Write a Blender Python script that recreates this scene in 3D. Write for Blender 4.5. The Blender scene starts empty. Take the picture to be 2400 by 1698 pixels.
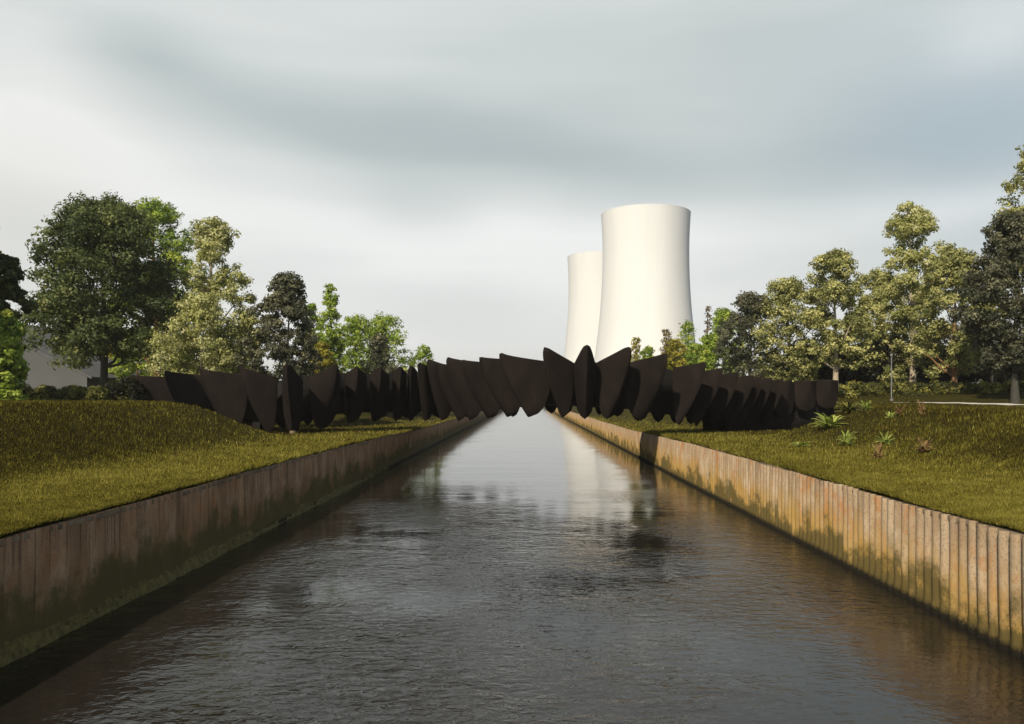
import bpy, math, random
import numpy as np
from mathutils import Vector, noise as mnoise

rng = np.random.default_rng(7)
random.seed(7)
sc = bpy.context.scene
COL = sc.collection
R = math.radians
F, CX, HY, EYE = 800.0, 526.0, 398.0, 4.5     # focal length in px, principal point, eye height over the water

def at(px, Y, py=None):
    """world X (and Z) of a picture point at distance Y"""
    x = (px - CX) * Y / F
    return x if py is None else (x, EYE + (HY - py) * Y / F)

# ------------------------------------------------------------------ materials
def new_mat(name):
    m = bpy.data.materials.new(name); m.use_nodes = True
    nt = m.node_tree; nt.nodes.clear()
    return m, nt
def nd(nt, kind, **kw):
    n = nt.nodes.new(kind)
    for k, v in kw.items():
        if hasattr(n, k) and k not in ('inputs',): setattr(n, k, v)
    return n
def link(nt, a, b): nt.links.new(a, b)
def ramp(nt, fac, stops, interp='LINEAR'):
    n = nt.nodes.new('ShaderNodeValToRGB'); cr = n.color_ramp; cr.interpolation = interp
    while len(cr.elements) < len(stops): cr.elements.new(0.5)
    for e, (p, c) in zip(cr.elements, stops):
        e.position = p; e.color = (c[0], c[1], c[2], 1) if len(c) == 3 else c
    if fac is not None: link(nt, fac, n.inputs[0])
    return n.outputs[0]
def noise(nt, vec, scale, detail=4, rough=0.55, dist=0.0):
    n = nt.nodes.new('ShaderNodeTexNoise'); n.inputs['Scale'].default_value = scale
    n.inputs['Detail'].default_value = detail; n.inputs['Roughness'].default_value = rough
    n.inputs['Distortion'].default_value = dist
    if vec is not None: link(nt, vec, n.inputs['Vector'])
    return n.outputs['Fac']
def mapping(nt, vec, scale=(1,1,1), loc=(0,0,0), rot=(0,0,0)):
    n = nt.nodes.new('ShaderNodeMapping')
    n.inputs['Scale'].default_value = scale; n.inputs['Location'].default_value = loc; n.inputs['Rotation'].default_value = rot
    link(nt, vec, n.inputs['Vector']); return n.outputs[0]
def objco(nt):
    return nt.nodes.new('ShaderNodeTexCoord').outputs['Object']
def math_(nt, op, a, b=None, c=None, clamp=False):
    n = nt.nodes.new('ShaderNodeMath'); n.operation = op; n.use_clamp = clamp
    for i, v in enumerate((a, b, c)):
        if v is None: continue
        if isinstance(v, (int, float)): n.inputs[i].default_value = v
        else: link(nt, v, n.inputs[i])
    return n.outputs[0]
def mixc(nt, fac, a, b, mode='MIX'):
    n = nt.nodes.new('ShaderNodeMix'); n.data_type = 'RGBA'; n.blend_type = mode
    for s, v in ((0, fac), (6, a), (7, b)):
        if isinstance(v, (int, float)): n.inputs[s].default_value = v
        elif isinstance(v, tuple): n.inputs[s].default_value = (*v, 1)
        else: link(nt, v, n.inputs[s])
    return n.outputs[2]
def maprange(nt, v, a, b, c=0.0, d=1.0, smooth=True):
    n = nt.nodes.new('ShaderNodeMapRange'); n.interpolation_type = 'SMOOTHSTEP' if smooth else 'LINEAR'
    link(nt, v, n.inputs[0])
    for i, x in enumerate((a, b, c, d)): n.inputs[i+1].default_value = x
    return n.outputs[0]
def bump(nt, h, strength=0.5, dist=0.1, normal=None):
    n = nt.nodes.new('ShaderNodeBump'); n.inputs['Strength'].default_value = strength
    n.inputs['Distance'].default_value = dist; link(nt, h, n.inputs['Height'])
    if normal is not None: link(nt, normal, n.inputs['Normal'])
    return n.outputs[0]
def principled(nt, col, rough=0.8, normal=None, spec=0.3, metallic=0.0):
    p = nt.nodes.new('ShaderNodeBsdfPrincipled')
    if isinstance(col, tuple): p.inputs['Base Color'].default_value = (*col, 1)
    else: link(nt, col, p.inputs['Base Color'])
    if isinstance(rough, (int, float)): p.inputs['Roughness'].default_value = rough
    else: link(nt, rough, p.inputs['Roughness'])
    p.inputs['Specular IOR Level'].default_value = spec; p.inputs['Metallic'].default_value = metallic
    if normal is not None: link(nt, normal, p.inputs['Normal'])
    o = nt.nodes.new('ShaderNodeOutputMaterial'); link(nt, p.outputs[0], o.inputs[0])
    return p

def leaf_mat(name, dark, mid, light, trans=0.35):
    m, nt = new_mat(name)
    a = nt.nodes.new('ShaderNodeAttribute'); a.attribute_name = 'tint'
    c = ramp(nt, a.outputs['Fac'], [(0.0, dark), (0.5, mid), (1.0, light)])
    d = nt.nodes.new('ShaderNodeBsdfPrincipled'); link(nt, c, d.inputs['Base Color'])
    d.inputs['Roughness'].default_value = 0.55; d.inputs['Specular IOR Level'].default_value = 0.25
    t = nt.nodes.new('ShaderNodeBsdfTranslucent')
    tc = mixc(nt, 0.35, c, (0.28, 0.30, 0.03)); link(nt, tc, t.inputs[0])
    mx = nt.nodes.new('ShaderNodeMixShader'); mx.inputs[0].default_value = trans
    link(nt, d.outputs[0], mx.inputs[1]); link(nt, t.outputs[0], mx.inputs[2])
    o = nt.nodes.new('ShaderNodeOutputMaterial'); link(nt, mx.outputs[0], o.inputs[0])
    return m

LEAF = {
 'deep':   leaf_mat('deep_green_leaves', (.024,.043,.017), (.072,.106,.034), (.200,.220,.075), .34),
 'slate':  leaf_mat('slate_green_leaves', (.032,.038,.024), (.084,.090,.055), (.230,.225,.135), .28),
 'olive':  leaf_mat('olive_leaves',       (0.122,0.144,0.049), (0.330,0.339,0.124), (0.660,0.640,0.276), .35),
 'pale':   leaf_mat('pale_gold_leaves',   (0.172,0.197,0.059), (0.449,0.461,0.163), (0.660,0.660,0.396), .40),
 'bright': leaf_mat('bright_green_leaves',(0.093,0.164,0.024), (0.279,0.406,0.059), (0.603,0.660,0.127), .45),
 'gold':   leaf_mat('yellow_leaves',      (0.125,0.116,0.018), (0.340,0.314,0.045), (0.609,0.538,0.090), .45),
 'under':  leaf_mat('undergrowth_leaves', (0.040,0.048,0.016), (0.109,0.115,0.028), (0.337,0.317,0.071), .30),
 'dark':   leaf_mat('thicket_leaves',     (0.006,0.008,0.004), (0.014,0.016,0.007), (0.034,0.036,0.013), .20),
 'rust':   leaf_mat('rusty_leaves',       (0.082,0.055,0.022), (0.200,0.137,0.051), (0.346,0.273,0.091), .35),
 'agave':  leaf_mat('fresh_green_leaves', (0.080,0.120,0.020), (0.220,0.300,0.050), (0.480,0.520,0.140), .30),
 'agred':  leaf_mat('reddish_tip_leaves', (0.075,0.045,0.022), (0.225,0.128,0.053), (0.390,0.300,0.120), .30),
}
def bark_mat(name, a, b):
    m, nt = new_mat(name); v = mapping(nt, objco(nt), (6, 6, 1.2))
    n = noise(nt, v, 2.0, 6, .65); c = ramp(nt, n, [(0.3, a), (0.7, b)])
    principled(nt, c, .9, bump(nt, n, .6, .05)); return m
BARK = {'dark': bark_mat('dark_bark', (.030,.030,.026), (.070,.068,.055)),
        'pale': bark_mat('pale_bark', (.22,.18,.13), (.46,.40,.31)),
        'warm': bark_mat('warm_bark', (.14,.07,.035), (.30,.17,.09))}

def make_steel():
    m, nt = new_mat('dark_brown_shell'); co = objco(nt)
    n1 = noise(nt, mapping(nt, co, (1, 1, .5)), 1.1, 5, .6); n2 = noise(nt, co, 9, 4, .6)
    c = ramp(nt, n1, [(0.25, (.0070,.0058,.0052)), (0.55, (.0145,.0116,.0102)), (0.8, (.027,.021,.0175))])
    c = mixc(nt, math_(nt, 'MULTIPLY', n2, .5), c, (.020,.0155,.0145))
    principled(nt, c, .9, bump(nt, n2, .25, .02), .04); return m
def make_grass_ground():
    m, nt = new_mat('lawn_ground'); co = objco(nt)
    n1 = noise(nt, co, .35, 5, .6); n2 = noise(nt, co, 5, 6, .7); n3 = noise(nt, co, 38, 3, .7)
    c = ramp(nt, n2, [(0.3, (.020,.018,.005)), (0.52, (.046,.042,.009)), (0.75, (.085,.076,.016))])
    c2 = ramp(nt, n1, [(0.35, (.034,.025,.008)), (0.65, (.072,.074,.013))])
    c = mixc(nt, .5, c, c2)
    c = mixc(nt, math_(nt, 'MULTIPLY', n3, .55), c, (.020,.019,.005))
    h = math_(nt, 'ADD', n2, math_(nt, 'MULTIPLY', n3, .6))
    principled(nt, c, 1.0, bump(nt, h, .9, .10), .05); return m
def make_pile(name, cols, lich, moss_h, streak, rust=.8, moss=(.060,.055,.018)):
    m, nt = new_mat(name); co = objco(nt)
    sep = nt.nodes.new('ShaderNodeSeparateXYZ'); link(nt, co, sep.inputs[0]); z = sep.outputs[2]
    n1 = noise(nt, mapping(nt, co, (1, 1, .45)), 1.3, 6, .65)
    sp = noise(nt, mapping(nt, co, (1, 1, .8)), 26, 5, .8)
    c = ramp(nt, n1, [(0.3, cols[0]), (0.5, cols[1]), (0.72, cols[2])])
    c = mixc(nt, math_(nt, 'MULTIPLY', maprange(nt, sp, .50, .66), .6), c, (.07,.05,.035))                # dark pitting
    or_ = noise(nt, mapping(nt, co, (1, 1, .8), (7, 3, 1)), 1.1, 6, .75)
    c = mixc(nt, math_(nt, 'MULTIPLY', maprange(nt, or_, .48, .70), rust), c, (.40,.17,.045))  # rust blooms
    zz = math_(nt, 'ADD', z, math_(nt, 'MULTIPLY', math_(nt, 'SUBTRACT', n1, .5), 2.6))
    c = mixc(nt, math_(nt, 'MULTIPLY', maprange(nt, zz, 1.7, .5), .8), c, lich)           # lichen band
    big = noise(nt, co, .75, 5, .65)
    zm = math_(nt, 'ADD', z, math_(nt, 'MULTIPLY', math_(nt, 'SUBTRACT', big, .5), 3.6))
    zm = math_(nt, 'ADD', zm, math_(nt, 'MULTIPLY', math_(nt, 'SUBTRACT', sp, .5), 1.3))
    c = mixc(nt, math_(nt, 'MULTIPLY', maprange(nt, zm, moss_h + .42, moss_h - .25), .85), c, moss)         # moss
    wl = math_(nt, 'ADD', z, math_(nt, 'MULTIPLY', math_(nt, 'SUBTRACT', sp, .5), .3))
    c = mixc(nt, maprange(nt, wl, .22, .06), c, (.012,.011,.007))                           # wet line
    st = noise(nt, mapping(nt, co, (1, 6.0, .16)), 1.5, 3, .6)
    c = mixc(nt, math_(nt, 'MULTIPLY', maprange(nt, math_(nt, 'ADD', st, math_(nt, 'MULTIPLY', math_(nt, 'SUBTRACT', z, 1.4), .06)), .57, .66), streak), c, (.012,.010,.010))
    h = math_(nt, 'ADD', math_(nt, 'MULTIPLY', sp, .6), n1)
    principled(nt, c, .88, bump(nt, h, .7, .05), .2); return m
def make_simple(name, c1, c2, scale=2.0, rough=.85, b=.3):
    m, nt = new_mat(name); n = noise(nt, objco(nt), scale, 6, .65)
    principled(nt, ramp(nt, n, [(0.3, c1), (0.7, c2)]), rough, bump(nt, n, b, .03), .25); return m
def make_tower_mat():
    m, nt = new_mat('pale_concrete'); co = objco(nt)
    n = noise(nt, mapping(nt, co, (.12, .12, .012)), 1.0, 5, .55)
    n2 = noise(nt, mapping(nt, co, (.02, .02, .03)), 1.0, 3, .5)
    c = ramp(nt, n, [(0.3, (.60,.625,.65)), (0.7, (.66,.69,.715))])
    c = mixc(nt, math_(nt, 'MULTIPLY', n2, .35), c, (.70,.73,.75))
    principled(nt, c, .9, None, .1); return m
def make_water():
    m, nt = new_mat('canal_water'); co = objco(nt)
    sep = nt.nodes.new('ShaderNodeSeparateXYZ'); link(nt, co, sep.inputs[0]); y = sep.outputs[1]
    fine = noise(nt, mapping(nt, co, (1.0, 1.45, 1)), 3.6, 3, .6, .6)
    mid = noise(nt, mapping(nt, co, (.8, 1.3, 1), (3, 5, 0), (0, 0, .25)), 1.25, 3, .55, .5)
    swell = noise(nt, mapping(nt, co, (.35, .8, 1)), .45, 2, .5)
    patch = noise(nt, mapping(nt, co, (1, .8, 1), (2, 1.3, 0)), .14, 3, .5)
    chop = maprange(nt, patch, .38, .60, .22, 1.25)
    calm = math_(nt, 'POWER', maprange(nt, y, 10, 50, 1.0, .16, False), 1.7)
    h = math_(nt, 'ADD', math_(nt, 'MULTIPLY', fine, .7), mid)
    h = math_(nt, 'MULTIPLY', h, math_(nt, 'MULTIPLY', chop, calm))
    h = math_(nt, 'ADD', h, math_(nt, 'MULTIPLY', swell, .35))
    nrm = bump(nt, h, 1.0, .068)
    pc = ramp(nt, patch, [(0.3, (.010,.009,.008)), (0.7, (.020,.017,.013))])
    p = principled(nt, pc, .07, nrm, .5); p.inputs['IOR'].default_value = 1.42
    return m

M = {'steel': make_steel(), 'ground': make_grass_ground(),
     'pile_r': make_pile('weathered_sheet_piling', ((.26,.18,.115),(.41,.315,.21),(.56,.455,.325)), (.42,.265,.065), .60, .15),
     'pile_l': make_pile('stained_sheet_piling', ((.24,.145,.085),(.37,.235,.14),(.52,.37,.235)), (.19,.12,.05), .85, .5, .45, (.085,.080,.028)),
     'coping': make_simple('pale_coping', (.07,.055,.03), (.24,.19,.13), 1.3),
     'moss': make_simple('wet_moss', (.045,.040,.016), (.19,.165,.055), 7, .9, .8),
     'path': make_simple('pale_path_gravel', (.42,.40,.36), (.60,.57,.52), 9),
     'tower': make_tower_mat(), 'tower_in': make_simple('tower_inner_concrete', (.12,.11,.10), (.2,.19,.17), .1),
     'shed': make_simple('grey_shed_cladding', (.080,.085,.090), (.10,.106,.112), .25),
     'roof': make_simple('grey_shed_roofing', (.085,.09,.095), (.105,.11,.116), .4),
     'post': make_simple('grey_post_paint', (.13,.14,.145), (.2,.21,.215), 5, .6),
     'deck': make_simple('shade_black_deck', (.004,.0035,.003), (.009,.0075,.0065), 4),  # near-black so the colour carries the deep shade between the shells
     'water': make_water()}
def grass_mat():
    m, nt = new_mat('grass_blades')
    a = nt.nodes.new('ShaderNodeAttribute'); a.attribute_name = 'tint'
    c = ramp(nt, a.outputs['Fac'], [(0, (.026,.020,.006)), (.35, (.105,.093,.017)), (.7, (.225,.208,.036)), (1, (.42,.37,.10))])
    d = nt.nodes.new('ShaderNodeBsdfDiffuse'); link(nt, c, d.inputs[0])
    t = nt.nodes.new('ShaderNodeBsdfTranslucent'); link(nt, c, t.inputs[0])
    mx = nt.nodes.new('ShaderNodeMixShader'); mx.inputs[0].default_value = .3
    link(nt, d.outputs[0], mx.inputs[1]); link(nt, t.outputs[0], mx.inputs[2])
    o = nt.nodes.new('ShaderNodeOutputMaterial'); link(nt, mx.outputs[0], o.inputs[0]); return m
M['blades'] = grass_mat()

# ------------------------------------------------------------------ objects
def mesh_np(name, verts, faces, mat, parent=None, tint=None, smooth=False):
    """verts (n,3); faces (m,k) array of one polygon size, or list"""
    me = bpy.data.meshes.new(name)
    verts = np.asarray(verts, dtype=np.float32)
    if isinstance(faces, np.ndarray):
        m, k = faces.shape
        me.vertices.add(len(verts)); me.vertices.foreach_set('co', verts.ravel())
        me.loops.add(m * k); me.loops.foreach_set('vertex_index', faces.astype(np.int32).ravel())
        me.polygons.add(m); me.polygons.foreach_set('loop_start', np.arange(0, m * k, k, dtype=np.int32))
        me.polygons.foreach_set('loop_total', np.full(m, k, dtype=np.int32)); me.update(calc_edges=True)
    else:
        me.from_pydata([tuple(v) for v in verts], [], faces); me.update()
    if tint is not None:
        at_ = me.attributes.new('tint', 'FLOAT', 'POINT'); at_.data.foreach_set('value', np.asarray(tint, dtype=np.float32))
    if smooth: me.polygons.foreach_set('use_smooth', np.ones(len(me.polygons), dtype=bool))
    me.materials.append(mat)
    o = bpy.data.objects.new(name, me); COL.objects.link(o)
    if parent is not None: o.parent = parent
    return o
def empty(name, loc=(0,0,0)):
    o = bpy.data.objects.new(name, None); o.location = loc; o.empty_display_size = .3; COL.objects.link(o); return o
def tag(o, label=None, cat=None, group=None, kind=None):
    if label: o['label'] = label
    if cat: o['category'] = cat
    if group: o['group'] = group
    if kind: o['kind'] = kind
    return o

# ------------------------------------------------------------------ terrain
XL, XR = -8.86, 8.6
def sst(v, a, b):
    t = np.clip((v - a) / (b - a), 0, 1); return t * t * (3 - 2 * t)
def fbm(X, Y, f, seed=0):
    s = np.zeros_like(X); a = 1.0
    for k in range(4):
        p = seed * 1.7 + k * 2.3
        s += a * (np.sin(X * f + p + 1.3 * np.sin(Y * f * .8 + p)) * np.cos(Y * f * 1.1 - p + .9 * np.sin(X * f * .7)))
        f *= 1.93; a *= .5
    return s / 1.9
def ground_z(X, Y):
    X = np.asarray(X, dtype=float); Y = np.asarray(Y, dtype=float)
    wob = .9 * fbm(X * 0, Y, .13, 2)
    berm = 2.26 - .25 * sst(Y, 38, 70)
    # left
    s = sst(-X + wob, 13.2, 20.2)
    rec = sst(Y + .6 * fbm(X, Y, .3, 4), 43.8, 47.2) * (1 - sst(Y, 74, 84)) * (1 - sst(-X, 26.5, 32.0))
    plat = 4.22 + .12 * fbm(X, Y, .12, 1)
    zl = berm + (plat - berm) * s * (1 - rec)
    # right
    s = sst(X + wob * .7, 12.3, 19.5)
    rec = sst(Y + .6 * fbm(X, Y, .3, 8), 43.0, 47.0) * (1 - sst(Y, 78, 88)) * (1 - sst(X, 20.0, 25.8))
    plat = 3.92 + .08 * fbm(X, Y, .12, 5) + 1.05 * sst(Y + .25 * (X - 30), 66, 77)
    zr = berm + (plat - berm) * s * (1 - rec)
    z = np.where(X < 0, zl, zr)
    z = z + .035 * fbm(X, Y, 1.1, 3) + .02 * fbm(X, Y, 2.7, 6)
    z = z - .10 * np.exp(-np.abs(np.where(X < 0, XL - X, X - XR)) / .25)
    return z
def gz(x, y): return float(ground_z(np.array([x]), np.array([y]))[0])

def axis(parts):
    out = []
    for a, b, st in parts: out += list(np.arange(a, b, st))
    return out
ys = np.array(axis([(-60, 6, 6), (6, 60, .45), (60, 100, 1.2), (100, 260, 8), (260, 3000, 140)]) + [3000.])
xr = XR + np.array(axis([(0.02, 14, .35), (14, 40, .8), (40, 120, 8), (120, 2500, 140)]) + [2500.])
xl = XL - np.array(axis([(0.02, 14, .35), (14, 40, .8), (40, 120, 8), (120, 2500, 140)]) + [2500.])
xs = np.concatenate([xl[::-1], [XL + .0, -3, 3, XR - .0], xr])
GX, GY = np.meshgrid(xs, ys)
GZ = ground_z(GX, GY)
bed = (GX > XL - .01) & (GX < XR + .01)
GZ[bed] = -2.0
# the lip of the lawn wanders over the coping
edge = np.isclose(GX, XR + .02) | np.isclose(GX, XL - .02)
jit = .10 + .09 * fbm(GX * 0, GY, 1.7, 9) + rng.uniform(-.02, .05, GX.shape)
GX2 = GX.copy(); GX2[edge & (GX > 0)] += np.clip(jit, .02, .3)[edge & (GX > 0)]; GX2[edge & (GX < 0)] -= np.clip(jit, .02, .3)[edge & (GX < 0)]
ny, nx = GX.shape
idx = np.arange(ny * nx).reshape(ny, nx)
fq = np.stack([idx[:-1, :-1], idx[:-1, 1:], idx[1:, 1:], idx[1:, :-1]], -1).reshape(-1, 4)
g = mesh_np('ground', np.stack([GX2, GY, GZ], -1).reshape(-1, 3), fq, M['ground'], smooth=True)
tag(g, 'grassy canal banks rising to low mounds on both sides', 'ground', kind='structure')

w = mesh_np('water', [(XL-.3, -60, 0), (XR+.3, -60, 0), (XR+.3, 3000, 0), (XL-.3, 3000, 0)], np.array([[0,1,2,3]]), M['water'])
tag(w, 'rippled dark canal water reflecting the sky', 'water', kind='structure')

# ------------------------------------------------------------------ sheet piled canal walls
def canal_wall(side, label):
    root = empty('canal_wall', (XR if side > 0 else XL, 30, 0)); tag(root, label, 'wall', 'sheet piled canal walls')
    x0 = (XR if side > 0 else XL)
    per = .34; amp = .095 if side > 0 else .022
    Ys, prof = [], []
    y = 4.0; k = 0
    while y < 330:
        jj = random.uniform(-.012, .012)
        for f_, p_ in ((0, 0), (.12, .08), (.26, .55), (.38, .95), (.5, 1), (.62, .95), (.76, .55), (.88, .08)):
            Ys.append(y + f_ * per); prof.append(p_ * amp + (jj if p_ else 0))
        y += per; k += 1
    Ys = np.array(Ys); prof = np.array(prof)
    tops = 2.13 - .25 * sst(Ys, 38, 70) + .015 * fbm(Ys * 0, Ys, 1.1, side + 3) + (.02 * np.round(fbm(Ys * 0, Ys, .6, 5) * 2) if side > 0 else 0)
    zs = [(-1.5), .0, .35, .8, 1.4]
    V = []
    for r in range(6):
        z = np.full_like(Ys, zs[r]) if r < 5 else tops
        bulge = .03 * fbm(Ys, Ys * 0 + z * 1.3, .7, 4)
        xx = x0 - side * (prof * (1.0 if r > 2 else (.85 if r == 2 else .6)) + bulge + (.05 if r < 2 else 0))
        V.append(np.stack([xx - 1e-9, Ys, z], -1))
    V = np.array(V); n = len(Ys); V = V.reshape(-1, 3) - np.array(root.location)
    ii = np.arange(6 * n).reshape(6, n)
    fa = np.stack([ii[:-1, :-1], ii[:-1, 1:], ii[1:, 1:], ii[1:, :-1]], -1).reshape(-1, 4)
    if side > 0: fa = fa[:, ::-1]
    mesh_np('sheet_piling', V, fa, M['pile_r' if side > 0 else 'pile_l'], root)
    if side < 0:   # mossy silt bank along the foot of the wall
        yy = np.arange(5, 60, .22); w_ = np.clip(.18 + .18 * fbm(yy * 0, yy, .35, 3) + .10 * fbm(yy * 0, yy, 1.9, 1), .14, 1) * (1 - sst(yy, 40, 58))
        hz = .24 + .18 * fbm(yy * 0, yy, .5, 6) + .07 * fbm(yy * 0, yy, 2.3, 2)
        rows = []
        for q in range(7):
            f = q / 6; jx = .05 * fbm(yy + f * 9, yy, 3.1, q); rows.append(np.stack([x0 + .02 + f * w_ + jx * (0 < q < 6), yy, (hz + .12) * (1 - f) ** 1.4 - .12 + .03 * fbm(yy, yy * 1.3 + f * 5, 4.0, q)], -1))
        V = np.concatenate(rows) - np.array(root.location); n = len(yy); ii = np.arange(7 * n).reshape(7, n)
        mesh_np('mossy_foot', V, np.stack([ii[:-1, :-1], ii[1:, :-1], ii[1:, 1:], ii[:-1, 1:]], -1).reshape(-1, 4), M['moss'], root, smooth=True)
    # coping strip behind the sheet heads
    yc = np.arange(4, 330, .6); tc = 2.115 - .25 * sst(yc, 38, 70) + .07 * fbm(yc * 0, yc, .23, side)
    a = np.stack([x0 - side * (.015 + .015 * fbm(yc, yc, 1.3, 7)), yc, tc], -1); b = np.stack([x0 + side * .42 + yc * 0, yc, tc + .015], -1)
    c = a - np.array([0, 0, .10])
    V = np.concatenate([c, a, b]) - np.array(root.location); n = len(yc); ii = np.arange(3 * n).reshape(3, n)
    fa = np.stack([ii[:-1, :-1], ii[:-1, 1:], ii[1:, 1:], ii[1:, :-1]], -1).reshape(-1, 4)
    mesh_np('coping', V, fa if side < 0 else fa[:, ::-1], M['coping'], root)
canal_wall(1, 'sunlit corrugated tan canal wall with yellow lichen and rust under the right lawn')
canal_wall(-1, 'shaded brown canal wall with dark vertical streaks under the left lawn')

# ------------------------------------------------------------------ paths
def strip(name, pts, wd, label, thick=.03):
    P = [Vector(p) for p in pts]; Q = []
    for i in range(len(P) - 1):
        for k in range(10): Q.append(P[i].lerp(P[i+1], k / 10))
    Q.append(P[-1]); V = []; Fc = []
    for i, q in enumerate(Q):
        t = (Q[min(i+1, len(Q)-1)] - Q[max(i-1, 0)]).normalized(); n = Vector((-t.y, t.x))
        for s in (-1, 0, 1):
            p = q + n * wd * .5 * s; V.append((p.x, p.y, gz(p.x, p.y) + thick + .04))
    for i in range(len(Q) - 1):
        for s in (0, 1): Fc.append([i*3+s, i*3+s+1, i*3+s+4, i*3+s+3])
    o = mesh_np(name, V, Fc, M['path'], smooth=True); tag(o, label, 'path', kind='structure')
strip('path', [(24, 26), (27.6, 40), (29.6, 50), (31, 60), (30.6, 65)], 2.6, 'pale path crossing the right lawn towards the bridge', .16)
strip('path', [(-31, 63), (-36, 61), (-48, 60)], 1.6, 'pale path at the far left end of the bridge', .05)

# ------------------------------------------------------------------ bridge
# keel px, distance, heading (deg, + to the right), top rel. to eye, bottom rel. to eye
FINS = [(134.7,61.5,-60,1.77,-2.0),(167.6,58,-60,1.98,-2.2),(203,55,-60,2.05,-2.3),(242.5,52,-50,2.18,-2.3),
 (287,50.5,4,2.2,-2.3),(336.5,53.5,50,2.3,-2.07),(358,56,32,2.26,-1.75),(381,58.5,28,2.3,-1.7),(401,60.5,22,2.42,-1.72),
 (411,61.2,10,2.45,-1.75),(420,61.2,-6,2.75,-1.72),(429,60,-28,2.9,-1.65),(439,58.5,-50,2.6,-1.6),(448,57,-60,2.9,-1.5),(464,54.5,-67,2.62,-1.3),
 (482,52,-70,2.68,-1.15),(502,49.5,-70,2.8,-1.1),(543.5,47,-42,2.98,-1.1),(587,46,0,3.05,-1.18),(630,47,42,3.0,-1.2),
 (666.6,48.5,52,2.72,-1.18),(705,50.5,55,2.29,-1.24),(722,52,55,1.97,-1.35),(738,53.3,54,1.75,-1.46),(753,54.6,52,1.56,-1.57),(762,55.4,48,1.48,-1.63),(772,56.2,40,1.44,-1.64),(783.5,57,30,1.37,-1.54),(799,57.6,18,1.28,-1.24),(818,58,8,1.32,-0.94),(838,58.3,4,1.38,-0.76)]
D = 1.85
bridge = empty('footbridge', (3.5, 50, 0))
tag(bridge, 'dark brown winding footbridge of folded leaf shaped shells spanning the canal', 'footbridge')
ORG = np.array(bridge.location)
K = np.array([[(p - CX) * Y / F, Y] for p, Y, *_ in FINS])
TH = np.array([R(f[2]) for f in FINS]); N = np.stack([np.sin(TH), -np.cos(TH)], -1)
B = K - D * N
ZT = np.array([EYE + f[3] for f in FINS]); ZB = np.array([EYE + f[4] for f in FINS])
n = len(FINS)
ZB = ZB - np.array([.42 if 21 <= i <= 27 else .15 if i in (20, 28) else 0 for i in range(n)])
LAM = [.5 + (.40 if (5 <= i <= 8 or i >= 20) and i < 27 else 0) for i in range(n - 1)]
DROP = [.04,.08,.10,.18,.23,.20,.13,.12,.10,.08,.12,.12,.08,.10,.07,.06,.14,.21,.23,.21,.15,.08,.07,.06,.05,.05,.05,.04,.03,.02,.02]
EXPO = [3,3,3,2.6,2.4,2.6,3.2,3.2,3,3,2.6,2.6,2.6,3,3,3,3,2.4,2.3,2.4,3,3.2,3.4,3.4,3.4,3.4,3.4,3.6,6,8,8]
J = [B[i] * (1 - LAM[i]) + B[i+1] * LAM[i] for i in range(n - 1)]
for i in range(n - 1):
    na = N[i] + N[i+1]; J[i] = J[i] - na / np.linalg.norm(na) * (.75 if i <= 2 or 10 <= i <= 16 else .10)
J = [B[0] - (J[0] - B[0])] + J + [B[-1] + (B[-1] - J[-1])]
def fin_mesh(bp, jl, jr, nn, d, zt, zb, name, drop=.2, ret=1.5, ex=2.3, step=False, rnd=.015, bulge=.10):
    NA, NT = 8, 20
    V = []; Fc = []
    for s, jj in ((0, jl), (1, jr)):
        for a_i in range(NA + 1):
            a = a_i / NA; r_ = rnd * 3.2; t0 = drop * (a ** .3 if step and s else (math.sqrt(a * a + r_ * r_) - r_) / (math.sqrt(1 + r_ * r_) - r_)) + .004
            for t_i in range(NT + 1):
                tt = t0 + (1 - t0) * t_i / NT
                e = max(0.0, (tt - drop) / (1 - drop)); wr = math.sqrt(max(0.0, 1 - e ** ex))
                u = d * (1 - tt ** ret - rnd * 1.6 * math.exp(-((tt - t0) / .05))) * (1 - a) + bulge * d * math.sin(math.pi * a ** .8) * (1 - .85 * tt)
                p = bp + (jj - bp) * wr * (a ** .92) + nn * u
                V.append((p[0] - ORG[0], p[1] - ORG[1], zt - (zt - zb) * tt - ORG[2]))
    m_ = (NA + 1) * (NT + 1)
    for s in range(2):
        for i in range(NA):
            for k in range(NT):
                a0 = s * m_ + i * (NT + 1) + k; q = [a0, a0 + 1, a0 + NT + 2, a0 + NT + 1]
                Fc.append(q if s == 0 else q[::-1])
    o = mesh_np(name, V, Fc, M['steel'], bridge, smooth=True)
    wd = o.modifiers.new('w', 'WELD'); wd.merge_threshold = .004
    so = o.modifiers.new('s', 'SOLIDIFY'); so.thickness = .11; so.offset = -1
    be = o.modifiers.new('b', 'BEVEL'); be.width = .025; be.segments = 2; be.limit_method = 'ANGLE'; be.angle_limit = R(45)
    return o
for i in range(n):
    fl, fr = (.88, .88)
    if 20 <= i <= 27: fl, fr = .92, .34
    elif 5 <= i <= 9: fl, fr = .80, .74
    elif i <= 3: fl, fr = .5, .56
    elif 10 <= i <= 16: fl, fr = .45, .80
    elif i == 4: fl, fr = .9, .6
    elif i >= 28: fl, fr = .93, .93
    fin_mesh(B[i], B[i] + (J[i] - B[i]) * fl, B[i] + (J[i+1] - B[i]) * fr, N[i], D if i < 28 else .5, ZT[i], ZB[i], 'shell_panel', DROP[i], 1.6, EXPO[i], 5 <= i <= 8 or i >= 20, .055 if i in (9, 11, 13, 17, 18, 19) else .018, .36 if i <= 3 or 10 <= i <= 16 else .12)
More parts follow.
